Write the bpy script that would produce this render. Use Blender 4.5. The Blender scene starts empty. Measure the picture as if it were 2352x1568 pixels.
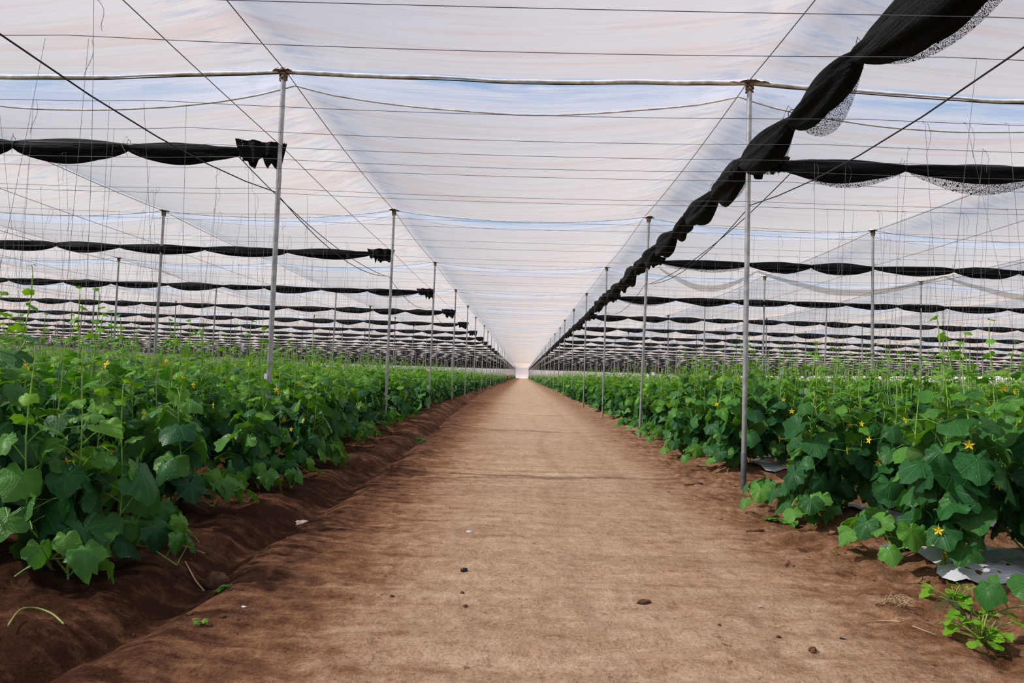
import bpy, math, random
import numpy as np
from mathutils import Matrix, Vector
random.seed(7); rng = np.random.default_rng(11)
PI = math.pi
scene = bpy.context.scene
COL = scene.collection

# ------------------------------------------------------------------ camera
F = 1600.0; CH = 1.2
_Y = np.array([24., -78., -F]); _Y /= np.linalg.norm(_Y)
_z = np.array([math.sin(.031), math.cos(.031), 0.]); _z = _z - _Y * _z.dot(_Y); _z /= np.linalg.norm(_z)
_X = np.cross(_Y, _z)
AW = np.stack([_X, _Y, _z], 1)          # world -> camera
def ground_at(px, py, z=0.0):
    d = AW.T @ np.array([px - 1176., 784. - py, -F]); t = (z - CH) / d[2]
    return float(d[0] * t), float(d[1] * t)
cd = bpy.data.cameras.new('camera'); cd.sensor_width = 36; cd.lens = 36 * F / 2352; cd.clip_end = 2000; cd.clip_start = .05
cam = bpy.data.objects.new('camera', cd); COL.objects.link(cam)
R = AW.T
cam.matrix_world = Matrix([[*map(float, R[0]), 0], [*map(float, R[1]), 0], [*map(float, R[2]), CH], [0, 0, 0, 1]])
scene.camera = cam

# ------------------------------------------------------------------ helpers
def vnoise(x, y, seed=0):
    x = np.asarray(x, float); y = np.asarray(y, float)
    xi = np.floor(x).astype(np.int64); yi = np.floor(y).astype(np.int64)
    fx = x - xi; fy = y - yi; fx = fx * fx * (3 - 2 * fx); fy = fy * fy * (3 - 2 * fy)
    def h(a, b):
        n = (a * 374761393 + b * 668265263 + seed * 974634777) & 0x7fffffff
        n = ((n ^ (n >> 13)) * 1274126177) & 0x7fffffff
        return ((n ^ (n >> 16)) & 0xffff) / 65535.0
    return ((h(xi, yi) * (1 - fx) + h(xi + 1, yi) * fx) * (1 - fy) + (h(xi, yi + 1) * (1 - fx) + h(xi + 1, yi + 1) * fx) * fy) * 2 - 1
def fbm(x, y, seed=0, o=4):
    s = 0; a = 1
    for i in range(o):
        s = s + a * vnoise(x * 2 ** i, y * 2 ** i, seed + i * 17); a *= .5
    return s

class MB:
    """collects vertices and faces (all faces of one block share a corner count)"""
    def __init__(s): s.v = []; s.f = []; s.n = 0; s.uv = []; s.col = []
    def add(s, v, f, uv=None, col=None):
        v = np.asarray(v, float).reshape(-1, 3); f = np.asarray(f, np.int64)
        s.v.append(v); s.f.append(f + s.n); s.n += len(v)
        s.uv.append(np.zeros((len(v), 2)) if uv is None else np.asarray(uv))
        s.col.append(np.zeros((len(v), 3)) if col is None else np.asarray(col))
    def mesh(s, name, mat, smooth=True, uv=False, col=False):
        V = np.concatenate(s.v); me = bpy.data.meshes.new(name)
        me.vertices.add(len(V)); me.vertices.foreach_set('co', V.ravel().astype(np.float32))
        loops = np.concatenate([f.ravel() for f in s.f]); tot = np.concatenate([np.full(len(f), f.shape[1]) for f in s.f])
        st = np.concatenate([[0], np.cumsum(tot)[:-1]])
        me.loops.add(len(loops)); me.loops.foreach_set('vertex_index', loops.astype(np.int32))
        me.polygons.add(len(tot)); me.polygons.foreach_set('loop_start', st.astype(np.int32))
        me.polygons.foreach_set('loop_total', tot.astype(np.int32))
        me.polygons.foreach_set('use_smooth', np.full(len(tot), smooth))
        if uv:
            U = np.concatenate(s.uv)[loops]; l = me.uv_layers.new(name='UVMap'); l.data.foreach_set('uv', U.ravel().astype(np.float32))
        if col:
            C = np.concatenate(s.col); C = np.concatenate([C, np.ones((len(C), 1))], 1)
            a = me.color_attributes.new(name='tint', type='FLOAT_COLOR', domain='POINT'); a.data.foreach_set('color', C.ravel().astype(np.float32))
        me.materials.append(mat); me.update(calc_edges=True); me.validate()
        return me
    def build(s, name, mat, parent=None, **k):
        return link(name, s.mesh(name, mat, **k), parent)
def link(name, data, parent=None):
    o = bpy.data.objects.new(name, data); COL.objects.link(o)
    if parent is not None: o.parent = parent
    return o
def tag(o, label=None, cat=None, group=None, kind=None):
    if label: o['label'] = label
    if cat: o['category'] = cat
    if group: o['group'] = group
    if kind: o['kind'] = kind
    return o
def thing(name, label, cat, loc=(0, 0, 0), rz=0, group=None):
    o = bpy.data.objects.new(name, None); COL.objects.link(o); o.location = loc; o.rotation_euler = (0, 0, rz)
    o.empty_display_size = .1
    return tag(o, label, cat, group)
def tube_arr(pts, rad, n=6, cap=True):
    P = np.asarray(pts, float); m = len(P); rad = np.broadcast_to(np.asarray(rad, float), (m,))
    T = np.gradient(P, axis=0); T /= np.linalg.norm(T, axis=1)[:, None] + 1e-9
    ref = np.array([0, 0, 1.]) if abs(T[:, 2]).mean() < .8 else np.array([1., 0, 0])
    A = np.cross(T, ref); A /= np.linalg.norm(A, axis=1)[:, None] + 1e-9; B = np.cross(T, A)
    th = np.arange(n) * 2 * PI / n
    V = P[:, None] + rad[:, None, None] * (np.cos(th)[None, :, None] * A[:, None] + np.sin(th)[None, :, None] * B[:, None])
    i = np.arange(m - 1)[:, None] * n; j = np.arange(n)[None]; k = (j + 1) % n
    Fc = np.stack([i + j, i + k, i + n + k, i + n + j], -1).reshape(-1, 4)
    return V.reshape(-1, 3), Fc
def add_tube(mb, pts, rad, n=6, col=None):
    v, f = tube_arr(pts, rad, n); mb.add(v, f, col=None if col is None else np.tile(col, (len(v), 1)))
    m = len(pts)
    if n <= 12:
        mb.add(v[:n], np.arange(n)[None, ::-1], col=None if col is None else np.tile(col, (n, 1)))
        mb.add(v[-n:], np.arange(n)[None], col=None if col is None else np.tile(col, (n, 1)))
def grid_faces(nu, nv):
    i = np.arange(nu - 1)[:, None] * nv; j = np.arange(nv - 1)[None]
    return np.stack([i + j, i + nv + j, i + nv + j + 1, i + j + 1], -1).reshape(-1, 4)
ONES = 'zeroth first second third fourth fifth sixth seventh eighth ninth tenth eleventh twelfth thirteenth fourteenth fifteenth sixteenth seventeenth eighteenth nineteenth'.split()
TENS = {2: 'twent', 3: 'thirt', 4: 'fort', 5: 'fift', 6: 'sixt', 7: 'sevent', 8: 'eight', 9: 'ninet'}
def ordn(i):
    if i < 20: return ONES[i]
    if i < 100: return TENS[i // 10] + ('ieth' if i % 10 == 0 else 'y-' + ONES[i % 10])
    return 'hundredth' if i == 100 else 'hundred and ' + ordn(i - 100)
SIDE = {-1: 'furrow side', 1: 'rolled-net side'}

# ------------------------------------------------------------------ materials
def mat(name):
    m = bpy.data.materials.new(name); m.use_nodes = True; nt = m.node_tree; nt.nodes.clear()
    out = nt.nodes.new('ShaderNodeOutputMaterial')
    def N(t, **k):
        n = nt.nodes.new('ShaderNode' + t)
        for a, b in k.items():
            if a.startswith('i_'):
                key = a[2:]; key = int(key) if key.isdigit() else key.replace('_', ' ')
                n.inputs[key].default_value = b
            else: setattr(n, a, b)
        return n
    def L(a, b): nt.links.new(a, b)
    return m, nt, out, N, L
def ramp(N, fac, L, stops):
    r = N('ValToRGB'); e = r.color_ramp.elements
    while len(e) < len(stops): e.new(.5)
    for k, (p, c) in enumerate(stops): e[k].position = p; e[k].color = (*c, 1) if len(c) == 3 else c
    L(fac, r.inputs[0]); return r
def simple(name, color, rough=.6, metal=0., var=.15, scale=20, bump=.1, spec=.5):
    m, nt, out, N, L = mat(name)
    tc = N('TexCoord'); no = N('TexNoise', i_Scale=scale, i_Detail=4.); L(tc.outputs['Object'], no.inputs['Vector'])
    c = np.array(color)
    r = ramp(N, no.outputs[0], L, [(.3, tuple(c * (1 - var))), (.7, tuple(np.minimum(c * (1 + var), 1)))])
    b = N('BsdfPrincipled', i_Roughness=rough, i_Metallic=metal); b.inputs['Specular IOR Level'].default_value = spec
    L(r.outputs[0], b.inputs['Base Color'])
    if bump:
        bp = N('Bump', i_Strength=bump, i_Distance=.01); L(no.outputs[0], bp.inputs['Height']); L(bp.outputs[0], b.inputs['Normal'])
    L(b.outputs[0], out.inputs[0]); return m

def roof_material():
    m, nt, out, N, L = mat('white_shade_fabric')
    tc = N('TexCoord')
    mp = N('Mapping'); mp.inputs['Scale'].default_value = (.22, 3.2, 1); L(tc.outputs['Object'], mp.inputs[0])
    n1 = N('TexNoise', i_Scale=1.0, i_Detail=6., i_Roughness=.62, i_Distortion=.3); L(mp.outputs[0], n1.inputs['Vector'])
    mp2 = N('Mapping'); mp2.inputs['Scale'].default_value = (.5, 14, 1); L(tc.outputs['Object'], mp2.inputs[0])
    n2 = N('TexNoise', i_Scale=1.0, i_Detail=4., i_Roughness=.6); L(mp2.outputs[0], n2.inputs['Vector'])
    n3 = N('TexNoise', i_Scale=.55, i_Detail=2.); L(tc.outputs['Object'], n3.inputs['Vector'])
    at = N('Attribute', attribute_name='tint'); sep = N('SeparateColor'); L(at.outputs['Color'], sep.inputs[0])
    # cloth colour: pinkish to bluish streaks
    mx = N('Math', operation='MULTIPLY_ADD'); L(n2.outputs[0], mx.inputs[0]); mx.inputs[1].default_value = .35; L(n1.outputs[0], mx.inputs[2])
    r = ramp(N, mx.outputs[0], L, [(.42, (.73, .62, .525)), (.56, (.82, .62, .485)), (.66, (.81, .66, .55)), (.8, (.76, .55, .42))])
    band = N('MixRGB', blend_type='MIX'); L(sep.outputs[0], band.inputs[0]); L(r.outputs[0], band.inputs[1]); band.inputs[2].default_value = (.84, .75, .74, 1)
    # dirt smudges beside the cable lines
    md = N('Math', operation='MULTIPLY'); mpd = N('Mapping'); mpd.inputs['Scale'].default_value = (1.2, 5, 1); L(tc.outputs['Object'], mpd.inputs[0])
    nd = N('TexNoise', i_Scale=1.6, i_Detail=5., i_Roughness=.65); L(mpd.outputs[0], nd.inputs['Vector'])
    rd = ramp(N, nd.outputs[0], L, [(.47, (0, 0, 0)), (.60, (1, 1, 1))]); L(rd.outputs[0], md.inputs[0]); L(sep.outputs[1], md.inputs[1])
    md2 = N('Math', operation='MULTIPLY'); L(md.outputs[0], md2.inputs[0]); md2.inputs[1].default_value = .55
    dirt = N('MixRGB', blend_type='MIX'); L(md2.outputs[0], dirt.inputs[0]); L(band.outputs[0], dirt.inputs[1]); dirt.inputs[2].default_value = (.36, .36, .4, 1)
    # open weave fraction, more open in streaks next to the row cables
    rs = ramp(N, n1.outputs[0], L, [(.35, (1, 1, 1)), (.60, (0, 0, 0))])
    n4m = N('Mapping'); n4m.inputs['Scale'].default_value = (.45, 5., 1); L(tc.outputs['Object'], n4m.inputs[0])
    n4 = N('TexNoise', i_Scale=1., i_Detail=5., i_Roughness=.6, i_Distortion=.4); L(n4m.outputs[0], n4.inputs['Vector'])
    r4 = ramp(N, n4.outputs[0], L, [(.46, (0, 0, 0)), (.6, (1, 1, 1))])
    m1 = N('Math', operation='MULTIPLY'); L(sep.outputs[2], m1.inputs[0]); L(r4.outputs[0], m1.inputs[1])
    m2 = N('Math', operation='MULTIPLY_ADD'); L(m1.outputs[0], m2.inputs[0]); m2.inputs[1].default_value = .55; m2.inputs[2].default_value = .30
    m3 = N('Math', operation='MULTIPLY_ADD'); L(rs.outputs[0], m3.inputs[0]); m3.inputs[1].default_value = .08; L(m2.outputs[0], m3.inputs[2])
    m3.use_clamp = True
    tl = N('BsdfTranslucent'); L(dirt.outputs[0], tl.inputs[0]); df = N('BsdfDiffuse'); L(dirt.outputs[0], df.inputs[0])
    bp = N('Bump', i_Strength=.5, i_Distance=.05); L(n2.outputs[0], bp.inputs['Height']); L(bp.outputs[0], tl.inputs['Normal']); L(bp.outputs[0], df.inputs['Normal'])
    ms = N('MixShader'); ms.inputs[0].default_value = .45; L(tl.outputs[0], ms.inputs[1]); L(df.outputs[0], ms.inputs[2])
    tr = N('BsdfTransparent'); mo = N('MixShader'); L(m3.outputs[0], mo.inputs[0]); L(ms.outputs[0], mo.inputs[1]); L(tr.outputs[0], mo.inputs[2])
    L(mo.outputs[0], out.inputs[0]); return m

def net_material(name, open_=0.0, axis=0):
    m, nt, out, N, L = mat(name)
    tc = N('TexCoord'); no = N('TexNoise', i_Scale=90., i_Detail=3.); L(tc.outputs['Object'], no.inputs['Vector'])
    n2 = N('TexNoise', i_Scale=7., i_Detail=3.); L(tc.outputs['Object'], n2.inputs['Vector'])
    r = ramp(N, no.outputs[0], L, [(.45, (.003, .003, .004)), (.75, (.026, .028, .031))])
    b = N('BsdfPrincipled', i_Roughness=.75); b.inputs['Specular IOR Level'].default_value = .25
    L(r.outputs[0], b.inputs['Base Color'])
    mpn = N('Mapping'); mpn.inputs['Scale'].default_value = (2.5, 38, 38) if axis == 0 else (38, 2.5, 38); L(tc.outputs['Object'], mpn.inputs[0])
    ns = N('TexNoise', i_Scale=1., i_Detail=4., i_Distortion=.5); L(mpn.outputs[0], ns.inputs['Vector'])
    bp = N('Bump', i_Strength=.9, i_Distance=.03); L(ns.outputs[0], bp.inputs['Height']); bq = N('Bump', i_Strength=.5, i_Distance=.006); L(no.outputs[0], bq.inputs['Height']); L(bp.outputs[0], bq.inputs['Normal']); L(bq.outputs[0], b.inputs['Normal'])
    if open_ > 0:
        vo = N('TexVoronoi', feature='DISTANCE_TO_EDGE', i_Scale=75.); L(tc.outputs['Object'], vo.inputs['Vector'])
        gt = N('Math', operation='GREATER_THAN'); L(vo.outputs['Distance'], gt.inputs[0]); gt.inputs[1].default_value = open_
        tr = N('BsdfTransparent'); mx = N('MixShader'); L(gt.outputs[0], mx.inputs[0]); L(b.outputs[0], mx.inputs[1]); L(tr.outputs[0], mx.inputs[2])
        L(mx.outputs[0], out.inputs[0])
    else: L(b.outputs[0], out.inputs[0])
    return m

def leaf_material():
    m, nt, out, N, L = mat('cucumber_leaf')
    at = N('Attribute', attribute_name='tint'); sep = N('SeparateColor'); L(at.outputs['Color'], sep.inputs[0])
    uv = N('UVMap', uv_map='UVMap'); sx = N('SeparateXYZ'); L(uv.outputs[0], sx.inputs[0])
    # veins radiate from the petiole joint
    ang = N('Math', operation='ARCTAN2'); L(sx.outputs[0], ang.inputs[0]); L(sx.outputs[1], ang.inputs[1])
    ab = N('Math', operation='ABSOLUTE'); L(ang.outputs[0], ab.inputs[0])
    pp = N('Math', operation='PINGPONG'); L(ab.outputs[0], pp.inputs[0]); pp.inputs[1].default_value = .41
    ln = N('VectorMath', operation='LENGTH'); L(uv.outputs[0], ln.inputs[0])
    ds = N('Math', operation='MULTIPLY'); L(pp.outputs[0], ds.inputs[0]); L(ln.outputs['Value'], ds.inputs[1])
    vein = N('MapRange'); vein.inputs['From Min'].default_value = .004; vein.inputs['From Max'].default_value = .022
    vein.inputs['To Min'].default_value = 1; vein.inputs['To Max'].default_value = 0; L(ds.outputs[0], vein.inputs['Value'])
    vo = N('TexVoronoi', feature='DISTANCE_TO_EDGE', i_Scale=16.); L(uv.outputs[0], vo.inputs['Vector'])
    v2 = N('MapRange'); v2.inputs['From Max'].default_value = .08; v2.inputs['To Min'].default_value = .6; v2.inputs['To Max'].default_value = 0; L(vo.outputs['Distance'], v2.inputs['Value'])
    vm0 = N('Math', operation='MAXIMUM'); L(vein.outputs[0], vm0.inputs[0]); L(v2.outputs[0], vm0.inputs[1])
    fade = N('MapRange'); fade.inputs['From Min'].default_value = .02; fade.inputs['From Max'].default_value = .12; L(ln.outputs['Value'], fade.inputs['Value'])
    vm = N('Math', operation='MULTIPLY'); L(vm0.outputs[0], vm.inputs[0]); L(fade.outputs[0], vm.inputs[1])
    no = N('TexNoise', i_Scale=5., i_Detail=3.); L(uv.outputs[0], no.inputs['Vector'])
    # old and young colours, varied leaf by leaf
    old = ramp(N, sep.outputs[0], L, [(0, (.020, .115, .038)), (.5, (.045, .185, .050)), (1, (.15, .35, .065))])
    yng = ramp(N, sep.outputs[0], L, [(0, (.14, .38, .03)), (1, (.28, .54, .04))])
    c1 = N('MixRGB'); L(sep.outputs[1], c1.inputs[0]); L(old.outputs[0], c1.inputs[1]); L(yng.outputs[0], c1.inputs[2])
    c2 = N('MixRGB', blend_type='MULTIPLY'); c2.inputs[0].default_value = .5; L(c1.outputs[0], c2.inputs[1])
    rn = ramp(N, no.outputs[0], L, [(.3, (.6, .65, .6)), (.7, (1.1, 1.1, 1.1))]); L(rn.outputs[0], c2.inputs[2])
    vf = N('Math', operation='MULTIPLY'); L(vm.outputs[0], vf.inputs[0]); vf.inputs[1].default_value = .26
    c3 = N('MixRGB'); L(vf.outputs[0], c3.inputs[0]); L(c2.outputs[0], c3.inputs[1]); c3.inputs[2].default_value = (.20, .42, .15, 1)
    geo = N('NewGeometry'); bf = N('Math', operation='MULTIPLY'); L(geo.outputs['Backfacing'], bf.inputs[0]); bf.inputs[1].default_value = .6
    c4 = N('MixRGB'); L(bf.outputs[0], c4.inputs[0]); L(c3.outputs[0], c4.inputs[1]); c4.inputs[2].default_value = (.24, .38, .13, 1)
    bp = N('Bump', i_Strength=.4, i_Distance=.008, invert=True); L(vm.outputs[0], bp.inputs['Height'])
    b = N('BsdfPrincipled', i_Roughness=.42); b.inputs['Specular IOR Level'].default_value = .45
    L(c4.outputs[0], b.inputs['Base Color']); L(bp.outputs[0], b.inputs['Normal'])
    tr = N('BsdfTranslucent'); tcx = N('MixRGB', blend_type='MULTIPLY'); tcx.inputs[0].default_value = 1.
    L(c3.outputs[0], tcx.inputs[1]); tcx.inputs[2].default_value = (1.7, 1.6, .4, 1); L(tcx.outputs[0], tr.inputs[0])
    mx = N('MixShader'); mx.inputs[0].default_value = .3; L(b.outputs[0], mx.inputs[1]); L(tr.outputs[0], mx.inputs[2])
    L(mx.outputs[0], out.inputs[0]); return m

def soil_material():
    m, nt, out, N, L = mat('reddish_soil')
    tc = N('TexCoord'); at = N('Attribute', attribute_name='tint'); sep = N('SeparateColor'); L(at.outputs['Color'], sep.inputs[0])
    n1 = N('TexNoise', i_Scale=1.6, i_Detail=7., i_Roughness=.65); L(tc.outputs['Object'], n1.inputs['Vector'])
    mp = N('Mapping'); mp.inputs['Scale'].default_value = (1.1, 5.5, 1); L(tc.outputs['Object'], mp.inputs[0])
    n2 = N('TexNoise', i_Scale=1.5, i_Detail=8., i_Roughness=.7); L(mp.outputs[0], n2.inputs['Vector'])
    n3 = N('TexNoise', i_Scale=60., i_Detail=6., i_Roughness=.7); L(tc.outputs['Object'], n3.inputs['Vector'])
    n4 = N('TexNoise', i_Scale=9., i_Detail=6., i_Roughness=.7); L(tc.outputs['Object'], n4.inputs['Vector'])
    # dry-ness and painted left-side shade (tint R), perturbed by noise, pick the tone
    a1 = N('Math', operation='MULTIPLY_ADD'); L(n1.outputs[0], a1.inputs[0]); a1.inputs[1].default_value = .5; a1.inputs[2].default_value = -.25
    a2 = N('Math', operation='MULTIPLY_ADD'); L(n2.outputs[0], a2.inputs[0]); a2.inputs[1].default_value = 1.0; a2.inputs[2].default_value = -.5
    a4 = N('Math', operation='MULTIPLY_ADD'); L(n4.outputs[0], a4.inputs[0]); a4.inputs[1].default_value = .8; a4.inputs[2].default_value = -.4
    s1 = N('Math', operation='ADD'); L(a1.outputs[0], s1.inputs[0]); L(a2.outputs[0], s1.inputs[1])
    s3 = N('Math', operation='ADD'); L(s1.outputs[0], s3.inputs[0]); L(a4.outputs[0], s3.inputs[1])
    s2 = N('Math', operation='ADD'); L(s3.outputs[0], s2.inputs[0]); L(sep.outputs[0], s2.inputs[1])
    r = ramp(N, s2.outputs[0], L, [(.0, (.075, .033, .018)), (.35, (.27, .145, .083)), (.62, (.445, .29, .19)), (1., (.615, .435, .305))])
    g = ramp(N, n3.outputs[0], L, [(.32, (.5, .47, .44)), (.5, (.98, .98, .98)), (.68, (1.2, 1.18, 1.15))])
    c = N('MixRGB', blend_type='MULTIPLY'); c.inputs[0].default_value = .75; L(r.outputs[0], c.inputs[1]); L(g.outputs[0], c.inputs[2])
    n5 = N('TexNoise', i_Scale=19., i_Detail=3., i_Roughness=.6); L(tc.outputs['Object'], n5.inputs['Vector'])
    r5 = ramp(N, n5.outputs[0], L, [(.27, (.45, .38, .34)), (.36, (1, 1, 1))])
    c5 = N('MixRGB', blend_type='MULTIPLY'); c5.inputs[0].default_value = .8; L(c.outputs[0], c5.inputs[1]); L(r5.outputs[0], c5.inputs[2]); c = c5
    b = N('BsdfPrincipled', i_Roughness=.95); b.inputs['Specular IOR Level'].default_value = .12; L(c.outputs[0], b.inputs['Base Color'])
    bp1 = N('Bump', i_Strength=.8, i_Distance=.04); L(n4.outputs[0], bp1.inputs['Height'])
    bp2 = N('Bump', i_Strength=.75, i_Distance=.008); L(n3.outputs[0], bp2.inputs['Height']); L(bp1.outputs[0], bp2.inputs['Normal'])
    L(bp2.outputs[0], b.inputs['Normal']); L(b.outputs[0], out.inputs[0]); return m

def mulch_material():
    m, nt, out, N, L = mat('white_mulch_film')
    tc = N('TexCoord'); mp = N('Mapping'); mp.inputs['Scale'].default_value = (2., 9, 1); L(tc.outputs['Object'], mp.inputs[0])
    n = N('TexNoise', i_Scale=2.4, i_Detail=5., i_Roughness=.6); L(mp.outputs[0], n.inputs['Vector'])
    r = ramp(N, n.outputs[0], L, [(.30, (.17, .11, .08)), (.37, (.80, .81, .88)), (.7, (.90, .91, .95))])
    b = N('BsdfPrincipled', i_Roughness=.35); L(r.outputs[0], b.inputs['Base Color'])
    bp = N('Bump', i_Strength=.9, i_Distance=.03); L(n.outputs[0], bp.inputs['Height']); L(bp.outputs[0], b.inputs['Normal'])
    L(b.outputs[0], out.inputs[0]); return m

M_ROOF = roof_material(); M_NET = net_material('black_net'); M_NETY = net_material('black_net_lengthwise', 0., 1); M_NETO = net_material('black_net_single_layer', .11)
M_LEAF = leaf_material(); M_SOIL = soil_material(); M_MULCH = mulch_material()
M_STEM = simple('vine_stem', (.30, .48, .11), .55, var=.3, scale=30)
M_STEMD = simple('old_stem', (.10, .13, .04), .7, var=.4, scale=30)
M_PETAL = simple('yellow_petal', (.98, .66, .02), .5, var=.15, scale=60, bump=0)
M_STEEL = simple('galvanised_pipe', (.43, .44, .44), .42, .55, var=.22, scale=14, bump=.05)
M_SLEEVE = simple('dark_pipe_foot', (.15, .16, .18), .5, .3, var=.25, scale=18)
M_WIRE = simple('steel_wire', (.22, .23, .27), .5, .4, var=.1, bump=0)
M_CABLE = simple('dark_cable', (.06, .06, .065), .6, .2, var=.2, bump=0)
M_TWINE = simple('grey_twine', (.24, .24, .26), .8, var=.2, bump=0)
M_TIE = simple('pale_tie_cord', (.45, .43, .40), .8, var=.2, bump=0)
M_SEAM = simple('seam_rope', (.80, .74, .66), .85, var=.35, scale=9)
M_SEAMD = simple('dark_seam_cable', (.07, .065, .06), .7, var=.3, scale=12)  # dark wire running beneath the beige seam rope
M_RUST = simple('rusty_wire_wrap', (.30, .22, .15), .85, var=.5, scale=40, bump=.6)
M_CLOD = simple('soil_clod', (.16, .085, .05), .95, var=.4, scale=25, bump=.8)
M_ROCK = simple('pinkish_rock', (.52, .38, .32), .9, var=.3, scale=30, bump=.8)
M_STICK = simple('dry_stick', (.27, .17, .10), .9, var=.4, scale=30, bump=.5)
M_STRAW = simple('dry_straw', (.52, .40, .24), .8, var=.3, scale=30)
M_BLACKP = simple('black_plastic_scrap', (.015, .015, .02), .35, var=.3)
M_WHITEP = simple('white_plastic_scrap', (.72, .74, .80), .4, var=.15)
M_TAG = simple('white_paper_tag', (.85, .86, .88), .6, var=.05)
M_GREY = simple('pale_wall_fabric', (.70, .67, .66), .9, var=.12, scale=.6)

# ------------------------------------------------------------------ layout
ROW0, BAY, NROW = 7.81, 6.75, 42
ROWY = [ROW0 + BAY * k for k in range(-2, NROW)]
CX = {-1: [-2.85 - 4.9 * i for i in range(18)], 1: [2.48 + 4.78 * i for i in range(18)]}
XS = sorted(CX[-1] + CX[1])
XW = 85.0
YEND = ROWY[-1]
LROWS = [3.95 + 1.5 * i for i in range(190)]
RROWS = [3.15 + 1.55 * i for i in range(184)]
def top_z(x): return 4.62 if abs(x) < 3 else 4.47

# ------------------------------------------------------------------ ground
def ground_z(x, y):
    x = np.asarray(x, float); y = np.asarray(y, float)
    z = .018 * fbm(x * .9, y * .9, 3, 4)
    near = np.clip(1.5 - y / 18, .12, 1)
    z = z + near * (.013 * fbm(x * 4, y * 7, 5, 3) * np.clip(.6 + fbm(x * .7, y * .7, 9, 2), .1, 1.4) + .0055 * fbm(x * 15, y * 15, 8, 3))
    fx = -1.78 + .07 * vnoise(y * .8, y * 0, 21) + .04 * vnoise(y * 2.3, y * 0, 22) - np.clip((y - 11) * .03, 0, .9)
    w = .13 + .05 * vnoise(y * 1.3, y * 0, 23)
    z = z - .10 * np.exp(-((x - fx) / w) ** 2)
    z = z + .05 * np.exp(-((x - fx + .42) / .22) ** 2) * (1 + .6 * vnoise(x * 3, y * 3, 31))
    z = z + .025 * np.exp(-((x - fx - .3) / .18) ** 2)
    rough = np.clip((np.abs(x + .1) - 1.7) / .6, 0, 1)
    z = z + rough * near * (.028 * fbm(x * 5, y * 5, 41, 4) + .015 * fbm(x * 14, y * 14, 43, 3))
    for sgn, start, r0, dr in ((-1, 2.35, LROWS[0], 1.5), (1, 2.45, RROWS[0], 1.55)):
        e = np.clip((x * sgn - start) / .35, 0, 1); e = e * e * (3 - 2 * e)
        ph = (y - r0) / dr; d = (ph - np.round(ph)) * dr
        z = z + e * (.11 * np.clip(1.25 - (d / .42) ** 2 * .7, 0, 1) - .01) * (y > 2)
    for yy, a in ((3.75, .012), (8.75, .012), (8.95, .01), (15.6, .018), (24.5, .02)):
        z = z - a * np.exp(-((y - yy - .05 * vnoise(x * .8, x * 0, 55)) / .05) ** 2) * np.clip(1.3 - np.abs(x) / 1.6, 0, 1)
    return z
def gz(x, y): return float(ground_z(np.array([x]), np.array([y]))[0])
xs = np.unique(np.concatenate([np.linspace(-90, -8, 60), np.linspace(-8, -3.6, 50), np.linspace(-3.6, 3.4, 320), np.linspace(3.4, 8, 50), np.linspace(8, 90, 60)]))
ys = [-30, -20, -12, -6, -3, -1, 0, .6, 1.2, 1.6]
y = 1.9; st = .014
while y < YEND + 12: ys.append(y); y += st; st = max(.014, y * .0062)
ys = np.array(ys)
gx, gy_ = np.meshgrid(xs, ys, indexing='xy')
zz = ground_z(gx, gy_)
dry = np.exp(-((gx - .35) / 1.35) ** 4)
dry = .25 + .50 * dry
dry = np.where(gx < -1.2, dry * (1 - .45 * np.clip((-1.2 - gx) / .5, 0, 1)), dry) + np.clip((gx - 1.2) / 2, 0, .1) - .06 * np.clip(-gx, 0, 2) * (gy_ < 30)  # left side darkened: damp soil plus extra shade painted into the tone
dry = dry + np.clip((gy_ - 6) * .012, 0, .16)
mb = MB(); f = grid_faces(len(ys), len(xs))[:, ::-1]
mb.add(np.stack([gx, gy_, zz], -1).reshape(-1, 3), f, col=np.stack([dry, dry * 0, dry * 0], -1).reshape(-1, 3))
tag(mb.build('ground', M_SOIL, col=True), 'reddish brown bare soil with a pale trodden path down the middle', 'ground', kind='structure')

# ------------------------------------------------------------------ roof fabric
yl = []; kinds = []
for k, ry in enumerate(ROWY[:-1]):
    n = 26 if k < 6 else (12 if k < 14 else 6)
    yl += [ry, ry + .1, ry + .2, ry + .3, ry + .40] if k < 14 else [ry, ry + .40]
    yl += list(np.linspace(ry + .40, ry + BAY, n + 2)[1:-1])
yl.append(YEND); yl = np.array(yl)
xl = []
for a, b in zip(XS[:-1], XS[1:]):
    n = 22 if abs((a + b) / 2) < 9 else (12 if abs((a + b) / 2) < 22 else 5)
    xl += list(np.linspace(a, b, n, endpoint=False))
xl.append(XS[-1]); xl = np.array(xl)
def roof_z(X, Y):
    ph = np.mod(Y - ROWY[0], BAY); k = np.floor((Y - ROWY[0]) / BAY)
    idx = np.clip(np.searchsorted(XS, X, side='right') - 1, 0, len(XS) - 2); XA = np.array(XS)
    t = (X - XA[idx]) / (XA[idx + 1] - XA[idx])
    s = 4 * t * (1 - t)
    s = np.where(s < .3, s * 1.25, s * .9 + .105) / 1.005
    aA = np.where(k <= 2, .05, .17); aN = np.where(k + 1 <= 2, .05, .17)
    amp = np.where(ph < .4, aA + (.27 - aA) * (ph / .4), .27 + .10 * np.sin(np.clip((ph - .4) / (BAY - .4), 0, 1) * PI))
    u = np.clip((ph - (BAY - 2.2)) / 2.2, 0, 1)
    amp = amp * (1 - u ** 2) + aN * u ** 2
    zt0 = np.where(np.abs(XA[idx]) < 3, 4.62, 4.47); zt1 = np.where(np.abs(XA[idx + 1]) < 3, 4.62, 4.47)
    zt = zt0 * (1 - t) + zt1 * t - .05 * np.sin(ph / BAY * PI)
    var = 1 + .15 * vnoise(k * 3.1 + .5, idx * 1.7 + .5, 77)
    return zt - amp * s * var + .012 * fbm(X * .8, Y * 2.2, 71, 3) * s
RX, RY = np.meshgrid(xl, yl, indexing='xy')
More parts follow.
